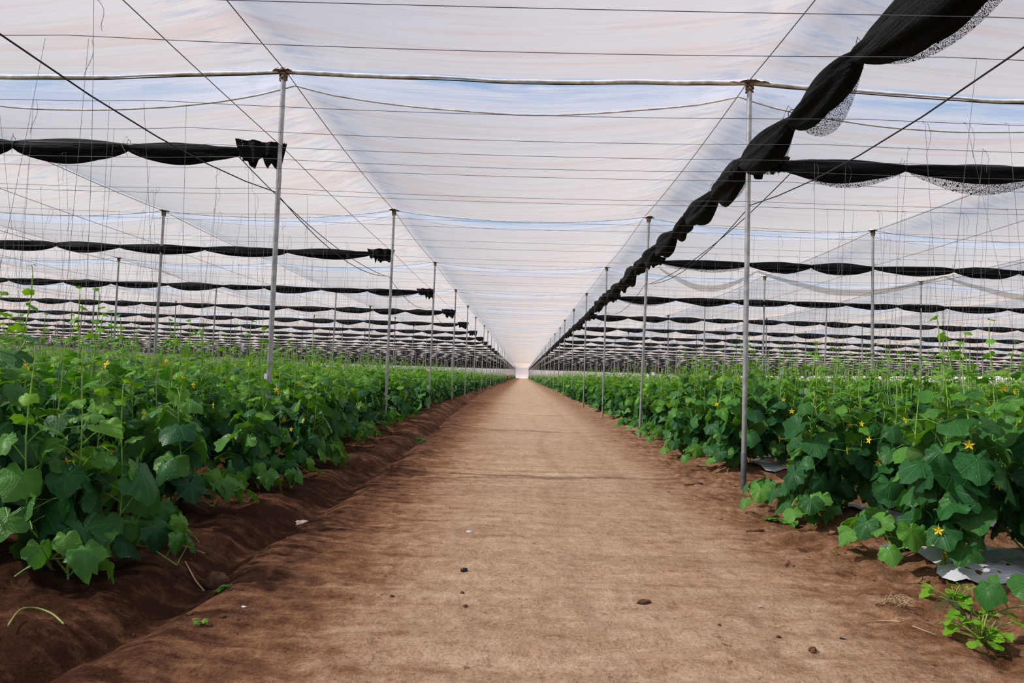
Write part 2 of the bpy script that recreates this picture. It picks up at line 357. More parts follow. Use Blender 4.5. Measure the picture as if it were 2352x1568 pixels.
RZ = roof_z(RX, RY)
ph = np.mod(RY - ROWY[0] + 1e-6, BAY)
dx = np.min(np.abs(RX[..., None] - np.array(XS)), -1)
sag = np.clip(dx / 1.2, 0, 1)
bandA = np.clip((.43 - ph) / .05, 0, 1); slit = np.where(ph < .42, np.clip(1 - ph / .42, 0, 1) ** 1.4 * sag, 0) * 1.15
slit = slit + np.where(ph >= .42, .22 * sag * np.exp(-(ph - .42) / .9), 0)
nearcol = np.clip(1.2 - np.abs(dx - .32) / .3, 0, 1)
mb = MB(); mb.add(np.stack([RX, RY, RZ], -1).reshape(-1, 3), grid_faces(len(yl), len(xl)), col=np.stack([bandA, nearcol, np.clip(slit, 0, 1)], -1).reshape(-1, 3))
tag(mb.build('ceiling', M_ROOF, col=True), 'sagging translucent white fabric roof stretched between the post tops', 'roof', kind='structure')
# seams along each row of posts
for k, ry in enumerate(ROWY[:26]):
    ext = min(XW - 3, 9 + .85 * max(ry, 0)); X = xl[(xl > -ext) & (xl < ext)]
    mb = MB(); zA = roof_z(X, X * 0 + ry + 1e-4)
    wob = .012 * vnoise(X * 2.5, X * 0 + k, 91)
    add_tube(mb, np.stack([X, X * 0 + ry, zA - .008 + wob * (k < 3)], 1), (.020 + .008 * vnoise(X * 1.3, X * 0 + k, 92)) if k < 3 else .009, 7)
    o = mb.build('trim_%d' % (2 * k + 1), M_SEAM); tag(o, 'beige rolled fabric seam along the %s line of posts' % ordn(max(k - 1, 0)) if k > 1 else 'beige rolled fabric seam overhead', 'seam', kind='structure')
    if k < 3:
        mb = MB(); add_tube(mb, np.stack([X, X * 0 + ry + .012, zA - .030 + wob * .5], 1), .007, 5)
        mb.build('cable', M_SEAMD, o)
    mb = MB(); zB = roof_z(X, X * 0 + ry + .40)
    add_tube(mb, np.stack([X, X * 0 + ry + .40, zB - .006], 1), .010 if k < 3 else .004, 6)
    tag(mb.build('trim_%d' % (2 * k + 2), M_SEAM), 'thin beige hem where the roof sheet starts behind the posts', 'seam', kind='structure')
# far enclosing walls
def wall(name, p0, p1, z0, z1, label, wm=None):
    mb = MB(); n = 60; t = np.linspace(0, 1, n)[:, None]; b = np.array(p0) * (1 - t) + np.array(p1) * t
    nz = 8; V = np.stack([np.concatenate([b, np.full((n, 1), z)], 1) for z in np.linspace(z0, z1, nz)], 1)
    off = .12 * vnoise(np.arange(n)[:, None] * .7, np.arange(nz)[None] * .4, 5)
    d = np.array(p1) - np.array(p0); d = d / np.linalg.norm(d); V[..., 0] += -d[1] * off; V[..., 1] += d[0] * off
    mb.add(V.reshape(-1, 3), grid_faces(n, nz)); tag(mb.build(name, wm or M_GREY, col=True), label, 'wall', kind='structure')
wall('wall_left', (-XW, -6), (-XW, YEND), -.1, 4.5, 'pale fabric side wall far beyond the vines')
wall('wall_right', (XW, -6), (XW, YEND), -.1, 4.5, 'pale fabric side wall far off past the rolled net')
wall('wall_back', (-XW, YEND + 7), (XW, YEND + 7), -.1, 4.8, 'pale fabric end wall closing the far end of the path', simple('white_end_wall', (.92, .84, .80), .9, var=.05, scale=.6))

# ------------------------------------------------------------------ posts
def post_meshes(h, r=.0285):
    p = MB(); th = np.linspace(0, 1, 7); add_tube(p, [(0, 0, -.15 + (h + .11) * t) for t in th], r, 16)
    return p.mesh('pipe', M_STEEL)
PIPE = {4.62: post_meshes(4.62), 4.47: post_meshes(4.47)}
def cap_mesh():
    c = MB()
    for i in range(7):
        a = rng.uniform(0, 6.28); t = np.linspace(0, 2 * PI, 15)
        z = -.09 + .02 * i; rr = .037 + .006 * rng.random() + .02 * (i > 4)
        add_tube(c, np.stack([rr * np.cos(t + a), rr * np.sin(t + a), z + .02 * np.sin(t * 2 + a)], 1), .008, 5)
    for i in range(5):
        a = rng.uniform(0, 6.28); add_tube(c, [(.03 * math.cos(a), .03 * math.sin(a), -.02), (.09 * math.cos(a), .09 * math.sin(a), .0 + .02 * rng.random()), (.13 * math.cos(a), .13 * math.sin(a), -.02)], [.006, .005, .002], 4)
    return c.mesh('wire_wrap', M_RUST)
def rag_mesh(l):
    c = MB(); n = 14; u = np.linspace(-1, 1, n); v = np.linspace(-1, 1, 8); U, V = np.meshgrid(u, v, indexing='ij')
    z = .01 + .035 * (1 - U ** 2) * (1 - V ** 2) + .014 * vnoise(U * 4, V * 3, int(l * 100))
    c.add(np.stack([U * l * (1 - .25 * V ** 2), V * .06 * (1 + .4 * vnoise(U * 3, V * 0, 9)), z], -1).reshape(-1, 3), grid_faces(n, 8))
    return c.mesh('torn_fabric', M_SEAM)
CAP = cap_mesh(); RAG = rag_mesh(.13); RAGL = rag_mesh(.26)
def sleeve_mesh():
    c = MB(); add_tube(c, [(0, 0, -.12), (0, 0, .2), (0, 0, .42), (0, 0, .425)], [.032, .032, .032, .029], 16); return c.mesh('foot_sleeve', M_SLEEVE)
SLV = sleeve_mesh()
allp = []
for k in range(0, NROW + 2):
    for sg in (-1, 1):
        for i, x in enumerate(CX[sg]): allp.append((ROWY[k], sg, i, k, x))
allp = [p for p in allp if p[0] > -3]
inview = [p for p in allp if p[0] > 3 and abs(p[4]) < .76 * p[0] + .5]
inview.sort(key=lambda p: math.hypot(p[0], p[4])); single = set(inview[:280])
far = []
for p in allp:
    ry, sg, i, k, x = p
    if p not in single:
        if k >= 2: far.append(p)
        continue
    n = k - 1
    if i == 0: lab = 'grey steel post at the path edge, %s, %s from the front' % (SIDE[sg], ordn(n)); grp = 'posts lining the dirt path'
    else: lab = 'grey steel post among vines, %s line from the path, %s, %s cross line' % (ordn(i + 1), SIDE[sg], ordn(n)); grp = 'posts among the vines'
    lean = .012 * rng.standard_normal(2)
    t = thing('support_post', lab, 'post', (x + .02 * rng.standard_normal() * (n > 1), ry, 0.), rng.uniform(0, 6), grp)
    t.rotation_euler = (lean[0] * (n > 1), lean[1] * (n > 1), rng.uniform(0, 6) if n > 1 else 0)
    link('pipe', PIPE[top_z(x)], t)
    if ry < 60:
        c = link('wire_wrap', CAP, t); c.location = (0, 0, top_z(x) - .02)
        c = link('torn_fabric', RAGL if (n == 1 and i == 0 and sg == 1) else RAG, t); c.location = (0, 0, top_z(x) - .03)
    if n == 1 and sg == 1 and i == 0:
        s = link('foot_sleeve', SLV, t); s['label'] = 'dark grey lower end of the pipe'
    if n == 1 and sg == -1 and i == 0:
        mb = MB(); mb.add([(-.045, -.036, 1.07), (-.01, -.042, 1.07), (-.01, -.042, 1.13), (-.045, -.036, 1.13)], [[0, 1, 2, 3]]); s = mb.build('sticker', M_TAG, t, smooth=False); s['label'] = 'small white tag stuck on the pipe'
mb = MB()
for ry, sg, i, k, x in far:
    v, f = tube_arr([(x, ry, -.1), (x, ry, 2.2), (x, ry, top_z(x))], .031, 5); mb.add(v, f)
tag(mb.build('distant_posts', M_STEEL), 'mass of thin grey posts fading towards the far end', 'posts', kind='stuff')

# ------------------------------------------------------------------ cables along the aisle
def cable(path, r, label, m=M_CABLE, group=None, name='cable'):
    mb = MB(); add_tube(mb, path, r, 6); return tag(mb.build(name, m), label, 'cable', group)
def along(x, z, sagv, y0=-5.7, y1=YEND, sub=8):
    pts = []
    ry = [r for r in ROWY if y0 - .1 <= r <= y1 + .1]
    for a, b in zip(ry[:-1], ry[1:]):
        n = sub if a < 60 else 2
        for j in range(n):
            t = j / n; pts.append((x, a + (b - a) * t, z - sagv * 4 * t * (1 - t)))
    return pts
for sg in (-1, 1):
    for i, x in enumerate(CX[sg][:7]):
        w = 'nearest the path' if i == 0 else '%s line out' % ordn(i + 1)
        cable(along(x - .035 * sg, top_z(x) - .03, .06), .0055, 'thin cable joining the post tops, %s, %s' % (SIDE[sg], w), M_WIRE, 'cables joining the post tops', 'ridge_cable')
        cable(along(x + .035 * sg, 3.20, .26 if i == 0 else .12), .0055 if i == 0 else .0035, 'sagging dark cable at trellis height, %s, %s' % (SIDE[sg], w), M_CABLE, 'cables at trellis height', 'sagging_cable')
        if not (sg == 1 and i == 0):
            cable(along(x - .035 * sg, 3.71, .03), .004, 'taut cable at rolled net height, %s, %s' % (SIDE[sg], w), M_WIRE, 'cables at net height', 'net_cable')
# extra slack cables behind the first two posts
for sg, x in ((-1, -2.9), (1, 2.55)):
    t = np.linspace(0, 1, 16)
    cable(np.stack([x + sg * (.45 - .4 * t), ROW0 + .03 + t * BAY, 3.62 - .42 * t - .75 * t * (1 - t)], 1), .0055, 'slack dark cable dropping from the first net end, %s' % SIDE[sg], name='slack_cable')

# ------------------------------------------------------------------ cross wires
WY = [3.68, 4.15, 5.17, 5.75, 6.18, 6.53, 6.86, 7.65, 7.87]
y = 8.9
while y < 112: WY += [y, y + .42 + .1 * random.random()]; y += 1.5
for n, wy in enumerate(WY):
    ext = min(70, .85 * wy + 6); kn = [x for x in XS if abs(x) < ext + 5]
    pts = []
    for a, b in zip(kn[:-1], kn[1:]):
        q = 8 if wy < 14 else 4
        sg_ = rng.uniform(.01, .05)
        for j in range(q): t = j / q; pts.append((a + (b - a) * t, wy + .015 * math.sin(a + t * 3), 3.2 - sg_ * 4 * t * (1 - t)))
    r = .0024 if wy < 8 else (.0022 if wy < 20 else .0019)
    mb = MB(); add_tube(mb, pts, r, 5 if wy < 10 else 3)
    o = mb.build('trellis_wire', M_WIRE)
    tag(o, 'thin grey trellis wire crossing overhead, %s from the camera' % ordn(n + 1), 'wire', 'trellis wires crossing the path')

# ------------------------------------------------------------------ rolled black nets
def bundle(mb, P0, d, length, ties, hw, hh, N, per, seed, zc=0.0, wobble=.02, fold=1.0):
    """a net gathered along a cable; ties is a list of distances where it is pinched"""
    d = np.array(d, float); side = np.array([-d[1], d[0], 0.])
    s = []; 
    for a, b in zip(ties[:-1], ties[1:]): s += list(a + (b - a) * (np.arange(per) / per))
    s.append(ties[-1]); s = np.array(s); T = np.array(ties)
    idx = np.clip(np.searchsorted(T, s, side='right') - 1, 0, len(T) - 2)
    u = (s - T[idx]) / (T[idx + 1] - T[idx])
    vs = .75 + .5 * ((np.sin(idx * 12.9898 + seed) * 43758.5453) % 1.0)
    skew = u ** (.8 + .5 * ((np.sin(idx * 7.1 + seed) * 1375.3) % 1.0))
    b = np.abs(np.sin(PI * skew)) ** .75
    W = .42 * hw + .7 * hw * b * (.8 + .2 * vs); Hh = .33 * hh + .75 * hh * b * vs
    th = np.arange(N) * 2 * PI / N
    S, TH = np.meshgrid(s, th, indexing='ij')
    fo = 1 + fold * (.16 * np.sin(4 * TH + S * 1.4 + 3 * vnoise(S * 1.3, TH * 0 + seed, 3)) + .07 * np.sin(7 * TH - S * 2.2) + .10 * vnoise(S * 1.1 + 4, TH * 3.2, seed + 5) + .05 * np.sin(11 * TH + S * 2 + 3 * vnoise(S * .9, TH * 0, 8)))
    if N < 10: fo = 1 + 0 * fo
    A = W[:, None] * np.cos(TH) * fo; Bz = Hh[:, None] * np.sin(TH) * fo
    cz = zc - .02 - hh * .25 - Hh * .62
    V = np.array(P0) + S[..., None] * d + A[..., None] * side + wobble * (vnoise(S * .8, TH * 0, seed + 2))[..., None] * side
    V[..., 2] += Bz + cz[:, None]
    n = len(s); i = np.arange(n - 1)[:, None] * N; j = np.arange(N)[None]; k = (j + 1) % N
    mb.add(V.reshape(-1, 3), np.stack([i + j, i + k, i + N + k, i + N + j], -1).reshape(-1, 4))
    return s
def tie_part(par, P, d, r, m=M_TIE):
    mb = MB(); t = np.linspace(0, 2 * PI, 13); d = np.array(d, float); side = np.array([-d[1], d[0], 0.])
    pts = np.array(P) + (r * np.cos(t))[:, None] * side + np.stack([t * 0, t * 0, r * 1.15 * np.sin(t)], 1)
    add_tube(mb, pts, .004, 4)
    a = rng.uniform(-.06, .06, 2)
    add_tube(mb, [np.array(P) + [0, 0, r], np.array(P) + side * .03 + [a[0] * .3, 0, r + .04], np.array(P) + side * .05 + [a[0], 0, -.04], np.array(P) + side * .03 + [a[1], 0, -.16]], .003, 4)
    return mb.build('tie_cord', m, par)
def drape(par, x0, x1, sg, y, z, depth, seed, open_mat=M_NETO, label='see-through single layer of net hanging below the roll'):
    nu, nv = 26, 7; u = np.linspace(0, 1, nu); v = np.linspace(0, 1, nv); U, V = np.meshgrid(u, v, indexing='ij')
    X = x0 + (x1 - x0) * U; D = depth * np.sin(PI * U) ** .6 * (1 + .15 * vnoise(U * 3, U * 0, seed))
    mb = MB(); mb.add(np.stack([X, y - .05 + .05 * V + .03 * np.sin(V * 3 + U * 9) - .06 * np.sin(PI * U) * V, z - V * D], -1).reshape(-1, 3), grid_faces(nu, nv))
    o = mb.build('loose_fold', open_mat, par); o['label'] = label; return o
def tail(par, x, sg, y, z, w, h, seed):
    """bunched end of a rolled net with a frayed lower edge"""
    n, m_ = 15, 9; u = np.linspace(-.5, .5, n); v = np.linspace(0, 1, m_); mb = MB()
    for layer in range(3):
        U, V = np.meshgrid(u, v, indexing='ij')
        fr = h * (1 + .35 * vnoise(U * 9, U * 0 + layer, seed) - .3 * (U * sg + .5)) * (.85 + .15 * layer)
        X = x + U * w * (1 - .25 * V) + .02 * layer; Y = y + (layer - 1) * .03 + .035 * np.sin(U * 17 + layer) * (1 - .3 * V); Z = z + .03 - V * fr + .02 * vnoise(U * 5, V * 4, seed + layer)
        mb.add(np.stack([X, Y, Z], -1).reshape(-1, 3), grid_faces(n, m_))
    mb.build('net_end', M_NET, par)
for k in range(0, NROW - 1):
    ry = ROW0 + BAY * k
    for sg in (-1, 1):
        x0 = CX[sg][0] + sg * (.42 if sg < 0 else .35); ext = min(XW - 4, .8 * ry + 9)
        ties = [0.]
        while ties[-1] + abs(x0) < ext: ties.append(ties[-1] + rng.uniform(1.3, 1.85) * (1 if k else (1.0 if sg < 0 else .9)))
        if k < 3: N, per = 28, 22
        elif k < 8: N, per = 12, 10
        else: N, per = 6, 5
        lab = 'black net rolled up along the %s cross line of posts, %s' % (ordn(k + 1), SIDE[sg])
        t = thing('rolled_net', lab, 'net', (0, 0, 0), 0, 'rolled black nets across the field')
        mb = MB(); bundle(mb, (x0, ry, 3.73), (sg, 0, 0), 0, ties, .07, (.105, .09, .09)[k] if k < 3 else .10, N, per, k * 5 + sg, wobble=.01)
        # slow rise and fall of the carrying cable between posts
        mb.build('net_roll', M_NET, t)
        hh = .26 if sg < 0 else .2
        if k < 12: tail(t, (CX[sg][0] + x0) / 2 + sg * .02, sg, ry + .0, 3.74, abs(x0 - CX[sg][0]) + .12, hh, k + 3)
        else:
            mbt = MB(); add_tube(mbt, [(CX[sg][0], ry, 3.7), (x0, ry, 3.66)], .07, 5); mbt.build('net_end', M_NET, t)
        if k < 4:
            for q, s in enumerate(ties):
                X = x0 + sg * s
                if abs(X) < .8 * ry + 1: tie_part(t, (X, ry, 3.715), (sg, 0, 0), .036)
        if k == 0 and sg == 1:
            for q in (0, 1, 2): drape(t, x0 + ties[q], x0 + ties[q + 1], sg, ry, 3.66, (.22, .27, .16)[q], q)
        if k == 0 and sg == -1:
            drape(t, x0 - ties[0], x0 - ties[1], sg, ry, 3.66, .17, 4)
        if k in (1, 2) and sg == 1: drape(t, x0 + ties[0], x0 + ties[1], sg, ry, 3.66, .2, 7 + k)
        if k == 2 and sg == -1: drape(t, x0 - ties[0], x0 - ties[1], sg, ry, 3.66, .18, 9)
# net gathered along the aisle cable on the right column
t = thing('rolled_net', 'long black net gathered along the path, running from overhead to the far end', 'net')
ties = [0.]; targets = [5.16 - 2.2, 5.16, 6.5, 7.78, 9.1]
y0 = 1.6; ties = [0., 1.4] + [v - y0 for v in targets[1:]]
while ties[-1] + y0 < YEND: ties.append(ties[-1] + rng.uniform(1.0, 1.45))
ties = np.array(ties)
mb = MB(); nn = int(np.searchsorted(ties, 22)); bundle(mb, (2.47, y0, 3.76), (0, 1, 0), 0, list(ties[:nn + 1]), .115, .155, 36, 26, 5, wobble=.05, fold=1.15)
mb.build('net_roll', M_NETY, t)
mb = MB(); bundle(mb, (2.47, y0, 3.76), (0, 1, 0), 0, list(ties[nn:]), .10, .14, 8, 6, 6, wobble=.04)
mb.build('net_roll', M_NET, t)
for q in range(1, 7): tie_part(t, (2.47, y0 + ties[q], 3.74), (0, 1, 0), .04, M_CABLE)
for q in range(1, 5):
    nu, nv = 26, 8; u = np.linspace(0, 1, nu); v = np.linspace(0, 1, nv); U, V = np.meshgrid(u, v, indexing='ij')
    ya, yb = y0 + ties[q], y0 + ties[q + 1]; D = (.44, .40, .36, .28)[q - 1] * np.sin(PI * U) ** .6
    mb = MB(); mb.add(np.stack([2.50 + .10 * np.sin(PI * U) * np.sin(V * 2.4), ya + (yb - ya) * U, 3.74 - V * D], -1).reshape(-1, 3), grid_faces(nu, nv))
    o = mb.build('loose_fold', M_NETO, t); o['label'] = 'see-through layer of net along the lower edge'
# pale net hanging under the second cross net on the far right
m, nt, out, N_, L_ = mat('pale_beige_gauze'); d_ = N_('BsdfDiffuse'); d_.inputs[0].default_value = (.75, .70, .60, 1); t_ = N_('BsdfTransparent'); x_ = N_('MixShader'); x_.inputs[0].default_value = .45
L_(d_.outputs[0], x_.inputs[1]); L_(t_.outputs[0], x_.inputs[2]); L_(x_.outputs[0], out.inputs[0]); M_GAUZE = m
mb = MB()
for q, (a, b) in enumerate(((2.9, 5.0), (5.0, 9.0), (9.0, 13.0))):
    nu, nv = 30, 4; U, V = np.meshgrid(np.linspace(0, 1, nu), np.linspace(0, 1, nv), indexing='ij')
    s = np.sin(PI * U); mb.add(np.stack([a + (b - a) * U, 15.0 + .03 * np.sin(U * 20) + V * .04, 3.62 - .36 * s - V * (.03 + .10 * s)], -1).reshape(-1, 3), grid_faces(nu, nv))
tag(mb.build('gauze_strip', M_GAUZE), 'pale beige gauze hanging in loops beneath the second cross net', 'net')

# ------------------------------------------------------------------ cucumber leaves
TH0 = np.radians([0, 14, 28, 42, 56, 66, 78, 92, 106, 120, 136, 150, 162, 171, 180])
RR0 = np.array([.76, .65, .575, .55, .575, .585, .53, .475, .45, .43, .395, .345, .28, .19, .03])
def leaf_template(nth, nr, seed, droop=.6, fold=.5, cup=.1):
    r_ = np.random.default_rng(seed)
    th = -PI + (np.arange(nth) + .5) * 2 * PI / nth
    r = np.interp(np.abs(th), TH0, RR0) * (1 + .05 * r_.standard_normal(nth) * (nth > 12))
    r = r * (1 + .05 * np.sin(th * 1.0 + r_.uniform(0, 6)))
    V = [(0, 0, 0)]; 
    P = []
    for j in range(1, nr + 1):
        t = (j / nr) ** .85
        x = r * t * np.sin(th); y = r * t * np.cos(th)
        z = -fold * x ** 2 - droop * np.where(y > 0, y, .35 * y) ** 2 + .03 * t * t * np.cos(th * 2 * PI / .82) * (nth > 12) + .05 * t * t * np.sin(3 * th + seed) + .03 * t * t * np.sin(7 * th + seed * 2) * (nth > 12) - cup * (np.sqrt(x * x + .004) - .063)
        P.append(np.stack([x, y, z], 1))
    V = np.concatenate([[[0, 0, 0]]] + P)
    tri = np.stack([np.zeros(nth, int), 1 + (np.arange(nth) + 1) % nth, 1 + np.arange(nth)], 1)[:-1]
    quads = []
    for j in range(nr - 1):
        a = 1 + j * nth; i = np.arange(nth - 1)
        quads.append(np.stack([a + i, a + i + 1, a + nth + i + 1, a + nth + i], 1))
    Q = np.concatenate(quads) if quads else np.zeros((0, 4), int)
    return V, tri, Q
HI = [leaf_template(36, 5, s, d, f, c) for s, d, f, c in ((1, .45, .35, .0), (2, .7, .7, .05), (3, .25, .2, .12), (4, 1.1, .3, .0), (5, .4, 1.3, .25), (6, -.1, -.5, -.2))]
LO = [leaf_template(8, 1, s, d, f, c) for s, d, f, c in ((1, .7, .5, .05), (2, 1.0, .9, .15), (3, .4, .3, .2))]
def leaf_frame(phi, beta, roll):
    tip = np.array([math.cos(phi) * math.cos(beta), math.sin(phi) * math.cos(beta), -math.sin(beta)])
    side = np.array([math.sin(phi), -math.cos(phi), 0.]); nrm = np.cross(side, tip)
    c, s = math.cos(roll), math.sin(roll); return np.stack([side * c + nrm * s, tip, nrm * c - side * s], 0)
def put_leaf(mb, tmpl, P, phi, beta, roll, size, tint, young):
    V, tri, Q = tmpl
    M = leaf_frame(phi, beta, roll); W = V * size @ M + np.array(P)
    c = np.tile((tint, young, 0), (len(V), 1)); n0 = mb.n
    mb.add(W, tri, uv=V[:, :2], col=c)
    if len(Q): 
        mb.f.append(Q + n0)
def star_flower(mb, P, nrm_phi, tilt, s):
    M = leaf_frame(nrm_phi, tilt, 0)
    for i in range(5):
        a = i * 2 * PI / 5
        pts = np.array([(0, 0, 0), (.22, .42, .12), (0, 1., .18), (-.22, .42, .12), (0, .5, .02)]) * s
        R2 = np.array([[math.cos(a), -math.sin(a), 0], [math.sin(a), math.cos(a), 0], [0, 0, 1]])
        W = pts @ R2.T
        W = W[:, [0, 2, 1]]      # face outward
        mb.add(W @ M + np.array(P), [[0, 1, 4], [1, 2, 4], [2, 3, 4], [3, 0, 4]])
def vine(seed, height, lo=False, mid=False, lateral=True):
    """returns leaf list, stem paths, tip leaves, flower spots"""
    r = random.Random(seed); leaves = []; stems = []; tips = []; flowers = []
    nstem = 3
    for sidx in range(nstem):
        ox, oy = (0, 0) if sidx == 0 else (r.uniform(-.16, .16), (1, -1)[sidx % 2] * r.uniform(.08, .20))
        h = height * (1 if sidx == 0 else r.uniform(.8, 1.0))
        n = int(h / .08); ph = r.uniform(0, 6.28); pts = []; wob = r.uniform(0, 6)
        for i in range(n + 1):
            z = h * (1 - (1 - i / n) * (1.35 - .35 * (1 - i / n) ** .8) / 1.0) if False else h * (i / n + .10 * math.sin(PI * (i / n) ** 2) * -1); pts.append((ox * min(1, z / .3) + .02 * math.sin(z * 5 + wob), oy * min(1, z / .3) + .02 * math.cos(z * 6 + wob), z))
        stems.append((pts, np.linspace(.0065, .0035, n + 1)))
        for i in range(1, n + 1):
            z = pts[i][2]; fr = z / h; ph += 2.4 + r.uniform(-.5, .5)
            if z < .1: continue
            top = n - i
            size = r.uniform(.18, .275) * (.92 if fr < .2 else 1)
            young = max(0, min(1, (fr - .66) / .34)) ** 1.6 * r.uniform(.3, .9)
            if top < 8: size = (.05, .065, .08, .10, .125, .15, .175, .20)[top] * r.uniform(.9, 1.15); young = r.uniform(.7, 1) if top < 4 else r.uniform(.05, .5)
            pl = (.08 + .35 * size) * r.uniform(.7, 1.2) * (.6 if top < 4 else 1); el = r.uniform(.35, .95) if top > 3 else r.uniform(.9, 1.3)
            b = np.array(pts[i]); dirn = np.array([math.cos(ph) * math.cos(el), math.sin(ph) * math.cos(el), math.sin(el)])
            e = b + dirn * pl; mid_ = b + dirn * pl * .55 + np.array([0, 0, .012])
            beta = r.uniform(.55, 1.35) if fr < .45 else (r.uniform(.25, .95) if top > 4 else r.uniform(-.5, .5))
            if e[2] - size * .6 * math.sin(beta) < .03: e[2] = .05 + size * .6 * math.sin(beta)
            L = (e, ph + r.uniform(-.5, .5), beta, r.uniform(-.45, .45), size, r.random() ** 1.3, young)
            if z < .55 and r.random() < .75:
                p2 = ph + PI + r.uniform(-.8, .8); d2 = np.array([math.cos(p2) * .9, math.sin(p2) * .9, .3]); e2 = b + d2 * r.uniform(.12, .24); s2 = r.uniform(.16, .25); b2 = r.uniform(.5, 1.2)
                e2[2] = max(e2[2], .05 + s2 * .7 * math.sin(b2)); leaves.append((e2, p2, b2, r.uniform(-.4, .4), s2, r.random() ** 1.5, 0.)); stems.append(([b, b + d2 * .08 + np.array([0, 0, .02]), e2], .003))
            (tips if top < 3 else leaves).append(L); stems.append(([b, mid_, e], (.0035 if top > 3 else .002)))
            if .2 < z < 1.15 and r.random() < .24:
                fa = ph + r.uniform(.9, 1.5); fp = b + np.array([math.cos(fa), math.sin(fa), .1]) * r.uniform(.20, .30)
                flowers.append((fp, fa, r.uniform(-.2, .7), r.uniform(.030, .042))); stems.append(([b, (b + fp) / 2 + np.array([0, 0, .03]), fp], .0022))
        # curled tendrils near the tip
        if not lo and sidx == 0:
            for q in range(3):
                a = r.uniform(0, 6.28); t = np.linspace(0, 1, 10); b = np.array(pts[n - 2 - q * 2]); 
                stems.append((np.stack([b[0] + math.cos(a) * .13 * t + .012 * np.cos(t * 14) * t, b[1] + math.sin(a) * .13 * t, b[2] + .07 * t + .012 * np.sin(t * 14) * t], 1), .0012))
    return leaves, stems, tips, flowers
def vine_meshes(seed, height):
    L_, S_, T_, F_ = vine(seed, height); r = random.Random(seed + 99)
    a = MB()
    for l in L_: put_leaf(a, HI[r.randrange(6) if r.random() < .6 else r.randrange(3)], *l)
    b = MB()
    for p, rad in S_: add_tube(b, np.array(p), rad, 5)
    c = MB()
    for l in T_: put_leaf(c, HI[r.randrange(3)], *l)
    fl = []
    for f_ in r.sample(F_, min(6, len(F_))):
        q = MB(); star_flower(q, (0, 0, 0), f_[1], f_[2], f_[3]); fl.append((q.mesh('flower', M_PETAL, smooth=False), f_[0]))
    return (a.mesh('foliage', M_LEAF, uv=True, col=True), b.mesh('stem', M_STEM), c.mesh('tip_leaves', M_LEAF, uv=True, col=True), fl)
NPRO = 12
PRO = [vine_meshes(100 + i, 1.22 + .42 * (i / (NPRO - 1))) for i in range(NPRO)]

def row_start(sg, y):
    if sg < 0: base = 2.52 if y < 7 else (2.62 if y < 10 else 2.85 + min(.3, (y - 10) * .02))
    else:
        base = 2.66
        if 7.2 < y < 8.4: base = 3.3
        elif y > 8.4: base = 2.75
        if y < 4: base = 2.62
    return base + .12 * math.sin(y * 2.7)
cand = []
for sg, rows in ((-1, LROWS), (1, RROWS)):
    for ri, ry in enumerate(rows):
        if ry > 48: break
        x = row_start(sg, ry); j = 0
        while x < .80 * ry + 1.6:
            vis = x < .75 * ry + .45
            cand.append((math.hypot(x, ry) if vis else 900 + x, sg, ri, j, sg * x, ry, vis)); x += .31 * random.uniform(.85, 1.15); j += 1
cand.sort(key=lambda c: c[0]); near = cand[:290]
nearset = set((c[1], c[2], c[3]) for c in near)
pick = random.Random(5)
STR = []
for dist, sg, ri, j, x, ry, vis in sorted(near, key=lambda c: (c[1], c[2], c[3])):
    base = 6.2 if sg < 0 else 5.8
    tall = (-.08 if sg < 0 else .02) + (.13 if (sg < 0 and ry < 6.2 and x < -3.1) else 0)
    pi_ = min(NPRO - 1, max(0, int(pick.gauss(NPRO * (.42 if sg < 0 else .62), 3.2) + tall * 10)))
    if sg < 0 and ry > 8: pi_ = min(pi_, 8)
    if sg < 0 and ri < 3: pi_ = min(pi_, 6)
    if sg < 0 and ri < 3 and j in (2, 3, 5, 6, 9): pi_ = NPRO - 3 - j % 3
    fo, stm, tp, fl = PRO[pi_]
    rown = ordn(ri + 1)
    if j == 0: lab = 'leafy cucumber vine at the path end of the %s row, %s' % (rown, SIDE[sg]); grp = 'row-end cucumber vines'
    elif j < 6: lab = 'leafy cucumber vine, %s in from the path, %s row, %s' % (ordn(j + 1), rown, SIDE[sg]); grp = 'cucumber vines near the path'
    else: lab = 'leafy cucumber vine deep inside the %s row, %s' % (rown, SIDE[sg]); grp = 'deep vines of the %s row %s' % (rown, SIDE[sg])
    yy = ry + (.2 if j % 2 else -.2) + pick.uniform(-.06, .06)
    t = thing('cucumber_vine', lab, 'plant', (x, yy, gz(x, yy) - .01), pick.uniform(0, 6.28), grp)
    s = pick.uniform(.94, 1.06) ; t.scale = (s, s, s)
    link('foliage', fo, t); link('stem', stm, t); link('tip_leaves', tp, t)
    if dist < 13.5:
        for q, (fm, fp) in enumerate(fl):
            if pick.random() < .75: o = link('flower', fm, t); o.location = tuple(float(v) for v in fp); o['label'] = 'yellow star-shaped flower'
    STR.append((x, yy, sg, ri, j, dist))

# low creeping shoots where the rows meet the path
def creeper(seed, n=7, length=.45):
    r = random.Random(seed); a = MB(); b = MB(); pts = []
    for i in range(n + 1): t = i / n; pts.append((t * length, .08 * math.sin(t * 4 + seed), .05 + .08 * math.sin(t * PI)))
    add_tube(b, pts, .0038, 5)
    for i in range(1, n + 1):
        ph = (1 if i % 2 else -1) * r.uniform(.5, 1.4); sz = r.uniform(.12, .19); e = np.array(pts[i]) + [.07 * math.cos(ph), .07 * math.sin(ph), r.uniform(.05, .14)]
        add_tube(b, [pts[i], e], .0035, 5); put_leaf(a, HI[r.randrange(4)], e, ph, r.uniform(.4, 1.0), r.uniform(-.4, .4), sz, r.random(), r.uniform(0, .35))
    q = MB(); star_flower(q, (0, 0, 0), 0, .5, .035)
    return a.mesh('foliage', M_LEAF, uv=True, col=True), b.mesh('stem', M_STEM), q.mesh('flower', M_PETAL, smooth=False)
